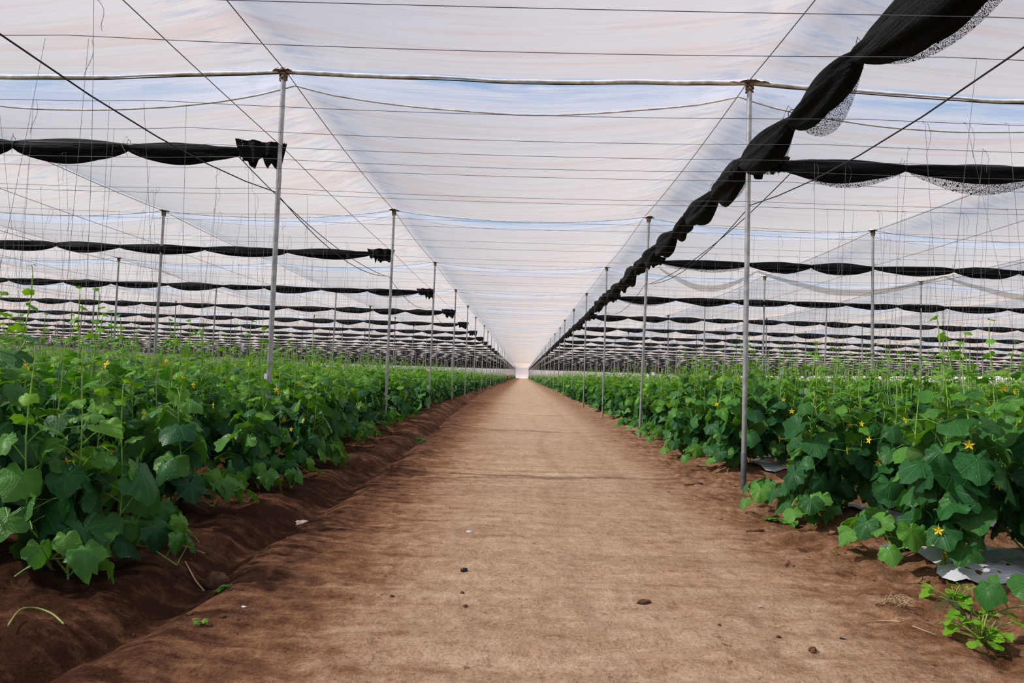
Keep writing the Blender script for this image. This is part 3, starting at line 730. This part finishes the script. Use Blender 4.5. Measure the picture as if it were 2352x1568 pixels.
CRP = [creeper(300 + i, length=.3 + .08 * i) for i in range(4)]
for sg, rows in ((-1, LROWS), (1, RROWS)):
    for ri, ry in enumerate(rows[:9]):
        for q, dy in enumerate((-.32, .3, 0.)):
            if sg > 0 and ri == 3: continue
            x = sg * (row_start(sg, ry) + (.12, .05, -.02)[q]); c = CRP[(ri * 2 + q + (sg > 0)) % 4]
            t = thing('vine_shoot', 'low leafy shoot, %s side of the path end, %s row, %s' % (('near', 'far', 'middle')[q], ordn(ri + 1), SIDE[sg]), 'plant', (x, ry + dy, gz(x, ry + dy)), (PI if sg > 0 else 0) + pick.uniform(-.7, .7), 'low shoots at the row ends')
            link('foliage', c[0], t); link('stem', c[1], t)
            if q == 0 and ri < 4: o = link('flower', c[2], t); o.location = (.2, .05, .1)

# all remaining vines: one mass
MIDT = [leaf_template(14, 2, s_, d, f, c) for s_, d, f, c in ((1, .45, .35, .0), (2, .7, .7, .05), (3, .25, .2, .12), (4, 1.1, .3, .0))]
def lod(tmpls):
    full, top = [], []
    for i in range(8):
        L_, S_, T_, F_ = vine(500 + i, 1.26 + .04 * i); r = random.Random(i); a = []; uu = []; cc = []
        for l in L_ + T_:
            V = tmpls[r.randrange(len(tmpls))][0]; M = leaf_frame(*l[1:4]); a.append(V * (l[4] * 1.06) @ M + l[0]); uu.append(V[:, :2]); cc.append(np.tile((l[5], l[6], 0), (len(V), 1)))
        a, uu, cc = np.array(a), np.array(uu), np.array(cc); full.append((a, uu, cc)); kp = a[:, 0, 2] > .62; top.append((a[kp], uu[kp], cc[kp]))
    return tmpls[0][1], tmpls[0][2], full, top
LOD_LO, LOD_MID = lod(LO), lod(MIDT)
mb = MB(); fr = np.random.default_rng(3)
def mass(x, y, top_only, s=1.0, thin=1, mid=False):
    tri, Q, full, top = LOD_MID if mid else LOD_LO
    V, U, C = (top if top_only else full)[fr.integers(8)]
    if thin > 1: V, U, C = V[::thin], U[::thin], C[::thin]; ctr = V[:, :1]; V = ctr + (V - ctr) * (1 + .22 * (thin - 1))
    a = fr.uniform(0, 6.28); c, s_ = math.cos(a), math.sin(a); nl, nv = V.shape[:2]
    W = (V.reshape(-1, 3) * [s, s, s * fr.uniform(.90, 1.12)]) @ np.array([[c, s_, 0], [-s_, c, 0], [0, 0, 1]]) + [x, y, .06]
    off = (np.arange(nl) * nv)[:, None, None]; n0 = mb.n
    mb.add(W, (tri[None] + off).reshape(-1, 3), uv=U.reshape(-1, 2), col=C.reshape(-1, 3))
    if len(Q): mb.f.append((Q[None] + off).reshape(-1, 4) + n0)
for dist, sg, ri, j, x, ry, vis in cand:
    if (sg, ri, j) in nearset: continue
    edge = abs(x) < 4.2
    if ry < 26 or edge: mass(x, ry + (.2 if j % 2 else -.2) + fr.uniform(-.1, .1), not edge and ry > 20, mid=ry < 24)
    else:
        if j % 2 == 0: mass(x, ry + fr.uniform(-.2, .2), True, 1.05, 1)
for sg, rows in ((-1, LROWS), (1, RROWS)):
    for ry in rows:
        if ry <= 48 or ry > YEND - 3: continue
        th = 2 if ry < 90 else 4
        x = row_start(sg, ry)
        for q in range(5 if ry < 110 else 3): mass(sg * (x + q * .42), ry, False, 1.0, th)
        if ry < 95:
            xx = x + 2.2
            while xx < min(80, .78 * ry + 3): mass(sg * xx, ry + fr.uniform(-.3, .3), True, 1.06, 2); xx += 1.0
o = mb.build('distant_cucumber_vines', M_LEAF, uv=True, col=True); tag(o, 'dense green mass of cucumber vines filling the field beyond the nearest rows', 'plants', kind='stuff')

# ------------------------------------------------------------------ hanging strings
def string_mesh(seed, slack):
    r = random.Random(seed); mb = MB(); n = 9; pts = []
    ax, ay = r.uniform(-.05, .05), r.uniform(-.03, .03)
    for i in range(n): t = i / (n - 1); pts.append((ax * t + slack * math.sin(t * PI) * .5, ay * t, -2.35 * t))
    add_tube(mb, pts, .0014, 4)
    if r.random() < .6:
        a = r.uniform(-1, 1); t = np.linspace(0, 1, 7)
        add_tube(mb, np.stack([a * .05 * t + .010 * np.sin(t * 9), .01 * np.sin(t * 6), .015 * np.sin(t * 5) + .015 * t * abs(a)], 1), .0015, 3)
    if r.random() < .15:
        t = np.linspace(0, 1, 8); L0 = r.uniform(.1, .4); a = r.uniform(-.05, .05)
        add_tube(mb, np.stack([.02 + a * t + .02 * np.sin(t * 5), 0 * t, -L0 * t], 1), .0016, 3)
    return mb.mesh('hanging_string', M_TWINE)
SM = [string_mesh(i, (.005 if i % 4 else .04)) for i in range(16)]
def wire_near(y): return min(WY, key=lambda w: abs(w - y))
cnt = 0; srng = random.Random(17)
for x, yy, sg, ri, j, dist in sorted(STR, key=lambda s: s[5]):
    wy = wire_near(yy + srng.uniform(-.3, .3))
    if cnt < 285:
        o = link('hanging_string', SM[srng.randrange(16)]); o.location = (x, wy, 3.2 - .02); o.rotation_euler = (math.atan2(yy - wy, 2.3), 0, srng.choice((0, PI)) )
        o.rotation_euler = (-math.atan2(yy - wy, 2.3) * (-1), 0, 0)
        if j < 6: lab = 'thin string over the %s vine from the path, %s row, %s' % (ordn(j + 1), ordn(ri + 1), SIDE[sg]); g_ = 'strings near the path'
        else: lab = 'thin string above the deep vines of the %s row, %s' % (ordn(ri + 1), SIDE[sg]); g_ = 'strings over the %s row %s' % (ordn(ri + 1), SIDE[sg])
        tag(o, lab, 'string', g_); cnt += 1
mb = MB()
for dist, sg, ri, j, x, ry, vis in cand:
    if (sg, ri, j) in nearset or ry < 8: continue
    if ry > 26 and j % 2: continue
    a = fr.uniform(-.15, .15); b = fr.uniform(-.1, .1); wy = wire_near(ry)
    v, f_ = tube_arr([(x, wy, 3.19), (x + a * .5, ry, 2.1), (x + a, ry + b, 1.1)], .0014 if ry < 25 else .0017, 3); mb.add(v, f_)
tag(mb.build('distant_strings', M_TWINE), 'faint haze of thin hanging strings over the far rows', 'strings', kind='stuff')

# ------------------------------------------------------------------ mulch film on the beds
def film(sg, ry, x0, x1, w, seed):
    nu, nv = 60, 16; U, V = np.meshgrid(np.linspace(0, 1, nu), np.linspace(-1, 1, nv), indexing='ij')
    ww = w * (1 + .18 * vnoise(U * 9, U * 0, seed)); X = sg * (x0 + (x1 - x0) * U + .10 * vnoise(V * 2.5, V * 0, seed + 1) * (1 - U)); Y = ry + V * ww
    Z = ground_z(X, Y) + .014 + .012 * vnoise(X * 6, Y * 9, seed + 2) + .02 * np.clip(.06 - U, 0, 1) / .06 * (1 + vnoise(V * 4, V * 0, seed))
    mb = MB(); mb.add(np.stack([X, Y, Z], -1).reshape(-1, 3), grid_faces(nu, nv)); return mb
for sg, rows in ((-1, LROWS), (1, RROWS)):
    for ri, ry in enumerate(rows[:12]):
        x0 = 3.45 if sg < 0 else (2.7, 2.66, 3.0, 3.4)[ri] if ri < 4 else 3.1
        mb = film(sg, ry, x0, min(x0 + 9, .8 * ry + 3), .42 if (sg > 0 and ri < 3) else .33, ri * 3 + (sg > 0))
        tag(mb.build('mulch_film', M_MULCH), 'white plastic mulch film under the %s row of vines, %s' % (ordn(ri + 1), SIDE[sg]), 'plastic sheet', 'mulch films under the rows')

# ------------------------------------------------------------------ litter on the soil
def rock(name, px, py, sx, sy, sz, m, label, cat='rock', seed=0, group=None, rz=0, xy=None):
    x, y = xy if xy else ground_at(px, py)
    r = np.random.default_rng(seed); mb = MB(); nu, nv = 14, 10
    U, V = np.meshgrid(np.arange(nu) * 2 * PI / nu, np.linspace(-PI / 2, PI / 2, nv), indexing='ij')
    rad = 1 + .12 * vnoise(U * 3.1, V * 6, seed + 9) * np.cos(V) + .34 * vnoise(np.cos(U) * np.cos(V) * 1.7 + seed, np.sin(U) * np.cos(V) * 1.7 + 2 * np.sin(V), seed) + .10 * vnoise(U * 2.0, V * 4, seed + 3) * np.cos(V)
    P = np.stack([sx * rad * np.cos(U) * np.cos(V), sy * rad * np.sin(U) * np.cos(V), sz * rad * np.sin(V)], -1)
    i = np.arange(nu)[:, None]; j = np.arange(nv - 1)[None]; k = (i + 1) % nu
    f_ = np.stack([i * nv + j, k * nv + j, k * nv + j + 1, i * nv + j + 1], -1).reshape(-1, 4)
    mb.add(P.reshape(-1, 3), f_); o = mb.build(name, m, smooth=sz > .02); o.location = (x, y, gz(x, y) + sz * .45); o.rotation_euler = (0, 0, rz)
    return tag(o, label, cat, group)
rock('soil_clod', 505, 1312, .075, .05, .05, M_CLOD, 'large crumbly brown clod in the furrow', 'clod', 1)
rock('rock', 1732, 1130, .085, .06, .04, M_ROCK, 'pale pinkish rock beside the foot of the first post', 'rock', 2)
rock('rock', 695, 1192, .06, .035, .025, M_ROCK, 'flat pale stone at the furrow edge beside a sprig', 'rock', 3)
rock('soil_clod', 1478, 1386, .038, .018, .014, M_CLOD, 'elongated brown clod in the middle of the path', 'clod', 4, rz=.4)
rock('pebble', 1865, 1504, .020, .016, .014, M_CLOD, 'dark round pebble near the front of the path', 'pebble', 5)
rock('pebble', 1746, 1396, .012, .01, .008, M_ROCK, 'tiny pale pebble on the path', 'pebble', 6)
rock('pebble', 1788, 1476, .010, .01, .008, M_CLOD, 'tiny dark pebble near the dark round pebble', 'pebble', 7)
rock('plastic_scrap', 1066, 1312, .025, .016, .014, M_BLACKP, 'crumpled black plastic scrap on the path', 'scrap', 8)
rock('plastic_scrap', 1078, 1225, .022, .014, .012, M_WHITEP, 'little whitish plastic scrap on the path', 'scrap', 9)
rock('plastic_scrap', 285, 1296, .05, .018, .012, M_WHITEP, 'white plastic scrap lying on the dark soil by the furrow', 'scrap', 10, rz=-.3)
rock('plastic_scrap', 560, 1398, .012, .008, .006, M_WHITEP, 'speck of white plastic on the shaded path edge', 'scrap', 11)
rock('plastic_scrap', 1935, 1472, .016, .006, .006, M_BLACKP, 'thin dark plastic chip near the front', 'scrap', 12, rz=-.6)
dr = random.Random(41)
for i in range(70):
    side = dr.random() < .65
    y_ = 2.3 + 7 * dr.random() ** 1.3
    x_ = -1.2 - 1.1 * dr.random() if side else (1.7 + .9 * dr.random() if dr.random() < .7 else dr.uniform(-1.2, 1.7))
    s = dr.uniform(.004, .011)
    rock('soil_crumb', 0, 0, s * dr.uniform(1, 1.6), s, s * .8, M_CLOD, 'small loose crumb of brown soil lying on the path margins', 'soil crumb', 50 + i, 'loose soil crumbs', dr.uniform(0, 3), (x_, y_))
def strip(name, pts, r, m, label, cat, lift=.01, n=6):
    P = []
    for px, py in pts: x, y = ground_at(px, py); P.append((x, y, gz(x, y) + lift))
    P = np.array(P); t = np.linspace(0, len(P) - 1, max(len(P) * 4, 6)); Q = np.stack([np.interp(t, np.arange(len(P)), P[:, i]) for i in range(3)], 1)
    for _ in range(4 if r < .006 else 0): Q[1:-1] = (Q[:-2] + Q[1:-1] * 2 + Q[2:]) / 4
    mb = MB(); add_tube(mb, Q, r * (1 + .25 * vnoise(t * 2.3, t * 0, int(px))), n); return tag(mb.build(name, m), label, cat)
strip('stick', [(1572, 1112), (1590, 1113), (1611, 1110)], .014, M_STICK, 'short thick brown stick on the path edge before the bare soil mound', 'stick', .014, 8)
strip('stick', [(1712, 1217), (1735, 1216), (1752, 1213)], .013, M_STICK, 'short thick brown stick near the fallen pale leaves', 'stick', .012, 8)
strip('stick', [(1660, 1136), (1672, 1138), (1686, 1142)], .010, M_STICK, 'dark bark sliver in front of the pale rock', 'stick', .008)
strip('dry_stem', [(15, 1486), (40, 1450), (80, 1434), (120, 1440), (145, 1452)], .004, simple('green_stem', (.32, .36, .12)), 'thin curved yellowish vine stem on dark soil', 'stem', .03)
strip('dry_stem', [(385, 1282), (420, 1272), (470, 1275)], .003, M_STRAW, 'thin pale vine tendril near the large clod', 'stem', .02)
strip('dry_stem', [(425, 1296), (450, 1312), (470, 1325)], .004, M_STRAW, 'dry forked twig beside the large clod', 'stem', .015)
strip('straw', [(1980, 1430), (2040, 1430), (2070, 1440)], .0025, M_STRAW, 'long thin straw lying towards the weed clump', 'straw', .006)
strip('straw', [(2095, 1448), (2120, 1456), (2150, 1461)], .003, M_STRAW, 'pale straw with a bent end before the weed clump', 'straw', .006)
strip('straw', [(1622, 1090), (1640, 1091), (1652, 1092)], .003, M_STRAW, 'short straw bit by the bare soil mound', 'straw', .006)
strip('dry_stem', [(1800, 1300), (1812, 1290), (1808, 1282)], .004, M_STICK, 'hooked dark twig beside the vine shoots', 'stem', .01)
# straw tuft
x_, y_ = ground_at(2055, 1392); mb = MB()
for i in range(26):
    a = dr.uniform(0, 6.28); l = dr.uniform(.04, .11); e = dr.uniform(.0, .9)
    b = np.array([dr.uniform(-.06, .06), dr.uniform(-.05, .05), .005]); add_tube(mb, [b, b + [math.cos(a) * l * .5, math.sin(a) * l * .5, .02 + .04 * e], b + [math.cos(a) * l, math.sin(a) * l, .005 + .05 * e]], .0018, 4)
o = mb.build('straw_tuft', M_STRAW); o.location = (x_, y_, gz(x_, y_)); tag(o, 'loose tuft of dry straw on crumbled soil', 'straw')
# fallen leaves and sprigs
def sprig(px, py, n, size, label, young=.5, spread=.07, lift=.02, flat=True, name='fallen_sprig'):
    x, y = ground_at(px, py); a = MB(); b = MB(); r = random.Random(int(px))
    for i in range(n):
        ph = r.uniform(0, 6.28); e = np.array([r.uniform(-spread, spread), r.uniform(-spread, spread) * .7, lift * r.uniform(.6, 1.5)])
        add_tube(b, [np.array([0, 0, .008]), e], .0022, 4); put_leaf(a, HI[r.randrange(3)], e, ph, r.uniform(-.1, .5), r.uniform(-.3, .3), size * r.uniform(.7, 1.2), r.random(), young)
    t = thing(name, label, 'plant', (x, y, gz(x, y) + .004)); a.build('foliage', M_LEAF, t, uv=True, col=True); b.build('stem', M_STEM, t); return t
sprig(508, 1342, 6, .055, 'small fallen green sprig at the shaded path edge', .6, .06)
sprig(461, 1437, 4, .035, 'tiny light green sprig near the front of the path', .8, .035)
sprig(705, 1181, 6, .05, 'dark green sprig behind the flat pale stone', .2, .05)
sprig(1800, 1196, 3, .13, 'pale wilting leaves lying at the row end past the first post', .55, .09)
sprig(2190, 1378, 3, .045, 'small torn green leaf bit before the weed clump', .7, .02)
sprig(1922, 1279, 2, .035, 'tiny green leaf bits on the path', .8, .02)
sprig(968, 1003, 14, .12, 'flattened heap of cut greenery beside the furrow', .1, .24, .04)
sprig(1870, 1217, 3, .04, 'little green leaf bits under the row end shoots', .8, .03)
# weed clump bottom right
def weed(px, py, n, label, size, h):
    x, y = ground_at(px, py); a = MB(); b = MB(); r = random.Random(77)
    for i in range(n):
        ph = r.uniform(0, 6.28); d = r.uniform(.02, .15); e = np.array([d * math.cos(ph), d * math.sin(ph), r.uniform(.02, h)])
        add_tube(b, [np.array([0, 0, 0]), e * [.5, .5, .7], e], .0025, 4); put_leaf(a, HI[2 if i % 2 else 5], e, ph, r.uniform(-.2, .6), r.uniform(-.3, .3), size * r.uniform(.6, 1.2), .5 + .5 * r.random(), 1.)
    t = thing('weed_clump', label, 'weed', (x, y, gz(x, y))); a.build('foliage', M_LEAF, t, uv=True, col=True); b.build('stem', M_STEM, t)
weed(2255, 1478, 26, 'bright green round-leaved weed at the front corner of the path', .07, .15)
weed(2190, 1392, 12, 'light green leafy weed behind the round-leaved one', .08, .1)
x_, y_ = ground_at(2215, 1440); mb = MB()
for i in range(12):
    a = dr.uniform(2.2, 4.6); l = dr.uniform(.12, .24); t_ = np.linspace(0, 1, 7)
    add_tube(mb, np.stack([math.cos(a) * l * t_, math.sin(a) * l * t_ * .6, .13 * np.sin(t_ * 2.6)], 1), np.linspace(.003, .001, 7), 4)
o = mb.build('grass_tuft', simple('dark_grass', (.07, .13, .05))); o.location = (x_ + .03, y_, gz(x_, y_)); tag(o, 'tuft of thin dark arching grass blades by the weeds', 'grass')
# white paper tags clipped on the strings
for n, (px, py, d_, lb) in enumerate(((1500, 858, 14.2, 'white paper tag above the vines behind the second post'), (1795, 855, 9.6, 'white paper tag right above the leaves behind the first post'), (1851, 898, 8.0, 'square white paper tag among the leaves past the first post'), (1963, 897, 6.4, 'narrow white tag on a dark string'), (557, 798, 11.0, 'white paper tag before the distant nets on the furrow side'))):
    d = AW.T @ np.array([px - 1176., 784. - py, -F]); t_ = d_ / d[1]; P = d * t_ + [0, 0, CH]
    mb = MB(); w, h = (.030, .034) if n != 3 else (.015, .05)
    U, V = np.meshgrid(np.linspace(-w, w, 4), np.linspace(-h, h, 4), indexing='ij'); mb.add(np.stack([U, .008 * np.sin(U * 60), V], -1).reshape(-1, 3), grid_faces(4, 4))
    o = mb.build('paper_tag', M_TAG); o.location = tuple(map(float, P)); o.rotation_euler = (0, 0, .4 * n - .5); tag(o, lb, 'tag')

# ------------------------------------------------------------------ far worker and bag
M_OR = simple('orange_shirt', (.78, .20, .06), .8); M_TEAL = simple('dark_teal_trousers', (.03, .10, .14), .8); M_SKIN = simple('skin', (.42, .24, .16), .6, bump=0); M_HAT = simple('pale_pink_hat', (.80, .62, .55), .8)
def skin_fig(name, pts, edges, rad, m, parent):
    me = bpy.data.meshes.new(name); me.from_pydata(pts, edges, []); me.materials.append(m); o = link(name, me, parent)
    md = o.modifiers.new('skin', 'SKIN'); 
    for i, r in enumerate(rad): me.skin_vertices[0].data[i].radius = (r, r); me.skin_vertices[0].data[i].use_root = (i == 0)
    sb = o.modifiers.new('sub', 'SUBSURF'); sb.levels = 1; sb.render_levels = 2
    return o
px_, py_ = -2.7, 122.0
w = thing('person', 'distant person in orange shirt and pale hat bending over the vines', 'person', (px_, py_, .0), .3)
body = skin_fig('body', [(0, 0, .62), (0, -.12, .86), (0, -.26, 1.04), (0, -.34, 1.12), (0, -.42, 1.18), (.10, 0, .58), (.14, -.16, .34), (.14, 0, .06), (.14, -.14, .03), (-.10, 0, .58), (-.14, -.2, .36), (-.14, -.04, .06), (-.14, -.18, .03), (.2, -.28, 1.0), (.24, -.4, .76), (.18, -.55, .60), (-.2, -.28, 1.0), (-.24, -.42, .78), (-.16, -.56, .62)],
    [(0, 1), (1, 2), (2, 3), (3, 4), (0, 5), (5, 6), (6, 7), (7, 8), (0, 9), (9, 10), (10, 11), (11, 12), (2, 13), (13, 14), (14, 15), (2, 16), (16, 17), (17, 18)],
    [.14, .13, .12, .055, .10, .09, .07, .045, .04, .09, .07, .045, .04, .06, .045, .035, .06, .045, .035], M_SKIN, w)
skin_fig('shirt', [(0, 0, .66), (0, -.12, .87), (0, -.25, 1.03), (.2, -.28, 1.0), (.23, -.37, .82), (-.2, -.28, 1.0), (-.23, -.38, .84)], [(0, 1), (1, 2), (2, 3), (3, 4), (2, 5), (5, 6)], [.17, .165, .15, .08, .06, .08, .06], M_OR, w)
skin_fig('trousers', [(0, .01, .60), (.10, 0, .56), (.14, -.16, .34), (.14, 0, .12), (-.10, 0, .56), (-.14, -.2, .36), (-.14, -.04, .12)], [(0, 1), (1, 2), (2, 3), (0, 4), (4, 5), (5, 6)], [.17, .12, .09, .065, .12, .09, .065], M_TEAL, w)
hat = MB(); t_ = np.linspace(0, PI / 2, 7); prof = [(.24, 1.17), (.23, 1.19), (.12, 1.21), (.115, 1.27), (.09, 1.32), (.0, 1.335)]
th = np.arange(16) * 2 * PI / 16; V = np.array([[(r * math.cos(a), -.42 + r * math.sin(a), z) for a in th] for r, z in prof]).reshape(-1, 3)
i = np.arange(5)[:, None] * 16; j = np.arange(16)[None]; k2 = (j + 1) % 16; hat.add(V, np.stack([i + j, i + k2, i + 16 + k2, i + 16 + j], -1).reshape(-1, 4)); hat.build('hat', M_HAT, w)
x_, y_ = ground_at(1250.7, 883)
rock('sack', 0, 0, .17, .12, .22, simple('pale_blue_sack', (.62, .76, .85), .6), 'small white and pale blue sack at the row ends far down the path', 'sack', 33, xy=(x_ - .1, y_))
rock('bucket_load', 0, 0, .2, .14, .14, simple('orange_produce', (.62, .27, .07), .8), 'small orange heap on the soil beside the bending person', 'heap', 34, xy=(-2.55, 118))

# ------------------------------------------------------------------ light
wd = bpy.data.worlds.new('sky'); scene.world = wd; wd.use_nodes = True; nt = wd.node_tree; nt.nodes.clear()
o_ = nt.nodes.new('ShaderNodeOutputWorld'); bg = nt.nodes.new('ShaderNodeBackground'); bg.inputs[1].default_value = .8
tcw = nt.nodes.new('ShaderNodeTexCoord'); sx = nt.nodes.new('ShaderNodeSeparateXYZ'); rp = nt.nodes.new('ShaderNodeValToRGB')
rp.color_ramp.elements[0].position = 0; rp.color_ramp.elements[0].color = (.55, .72, .90, 1); rp.color_ramp.elements[1].position = .6; rp.color_ramp.elements[1].color = (.16, .42, .85, 1)
nt.links.new(tcw.outputs['Generated'], sx.inputs[0]); nt.links.new(sx.outputs[2], rp.inputs[0]); nt.links.new(rp.outputs[0], bg.inputs[0]); nt.links.new(bg.outputs[0], o_.inputs[0])
sd = bpy.data.lights.new('sun', 'SUN'); sd.energy = 7.6; sd.angle = math.radians(1.2); sd.color = (1., .965, .92)
so = bpy.data.objects.new('sun', sd); COL.objects.link(so)
dirv = Vector((1.2, .2, -1.1)); so.rotation_euler = dirv.to_track_quat('-Z', 'Y').to_euler()
scene.view_settings.view_transform = 'Standard'; scene.view_settings.look = 'None'; scene.view_settings.exposure = 0.0
scene.view_settings.use_curve_mapping = True
cmx = scene.view_settings.curve_mapping; cv = cmx.curves[3]
for p in ((.03, .019), (.12, .10), (.35, .35), (.7, .71)): cv.points.new(*p)
cmx.update()
cy = scene.cycles
cy.max_bounces = 6; cy.diffuse_bounces = 4; cy.glossy_bounces = 2; cy.transmission_bounces = 4; cy.transparent_max_bounces = 8
cy.use_denoising = True; cy.adaptive_threshold = .02; cy.caustics_reflective = False; cy.caustics_refractive = False; cy.sample_clamp_indirect = 6
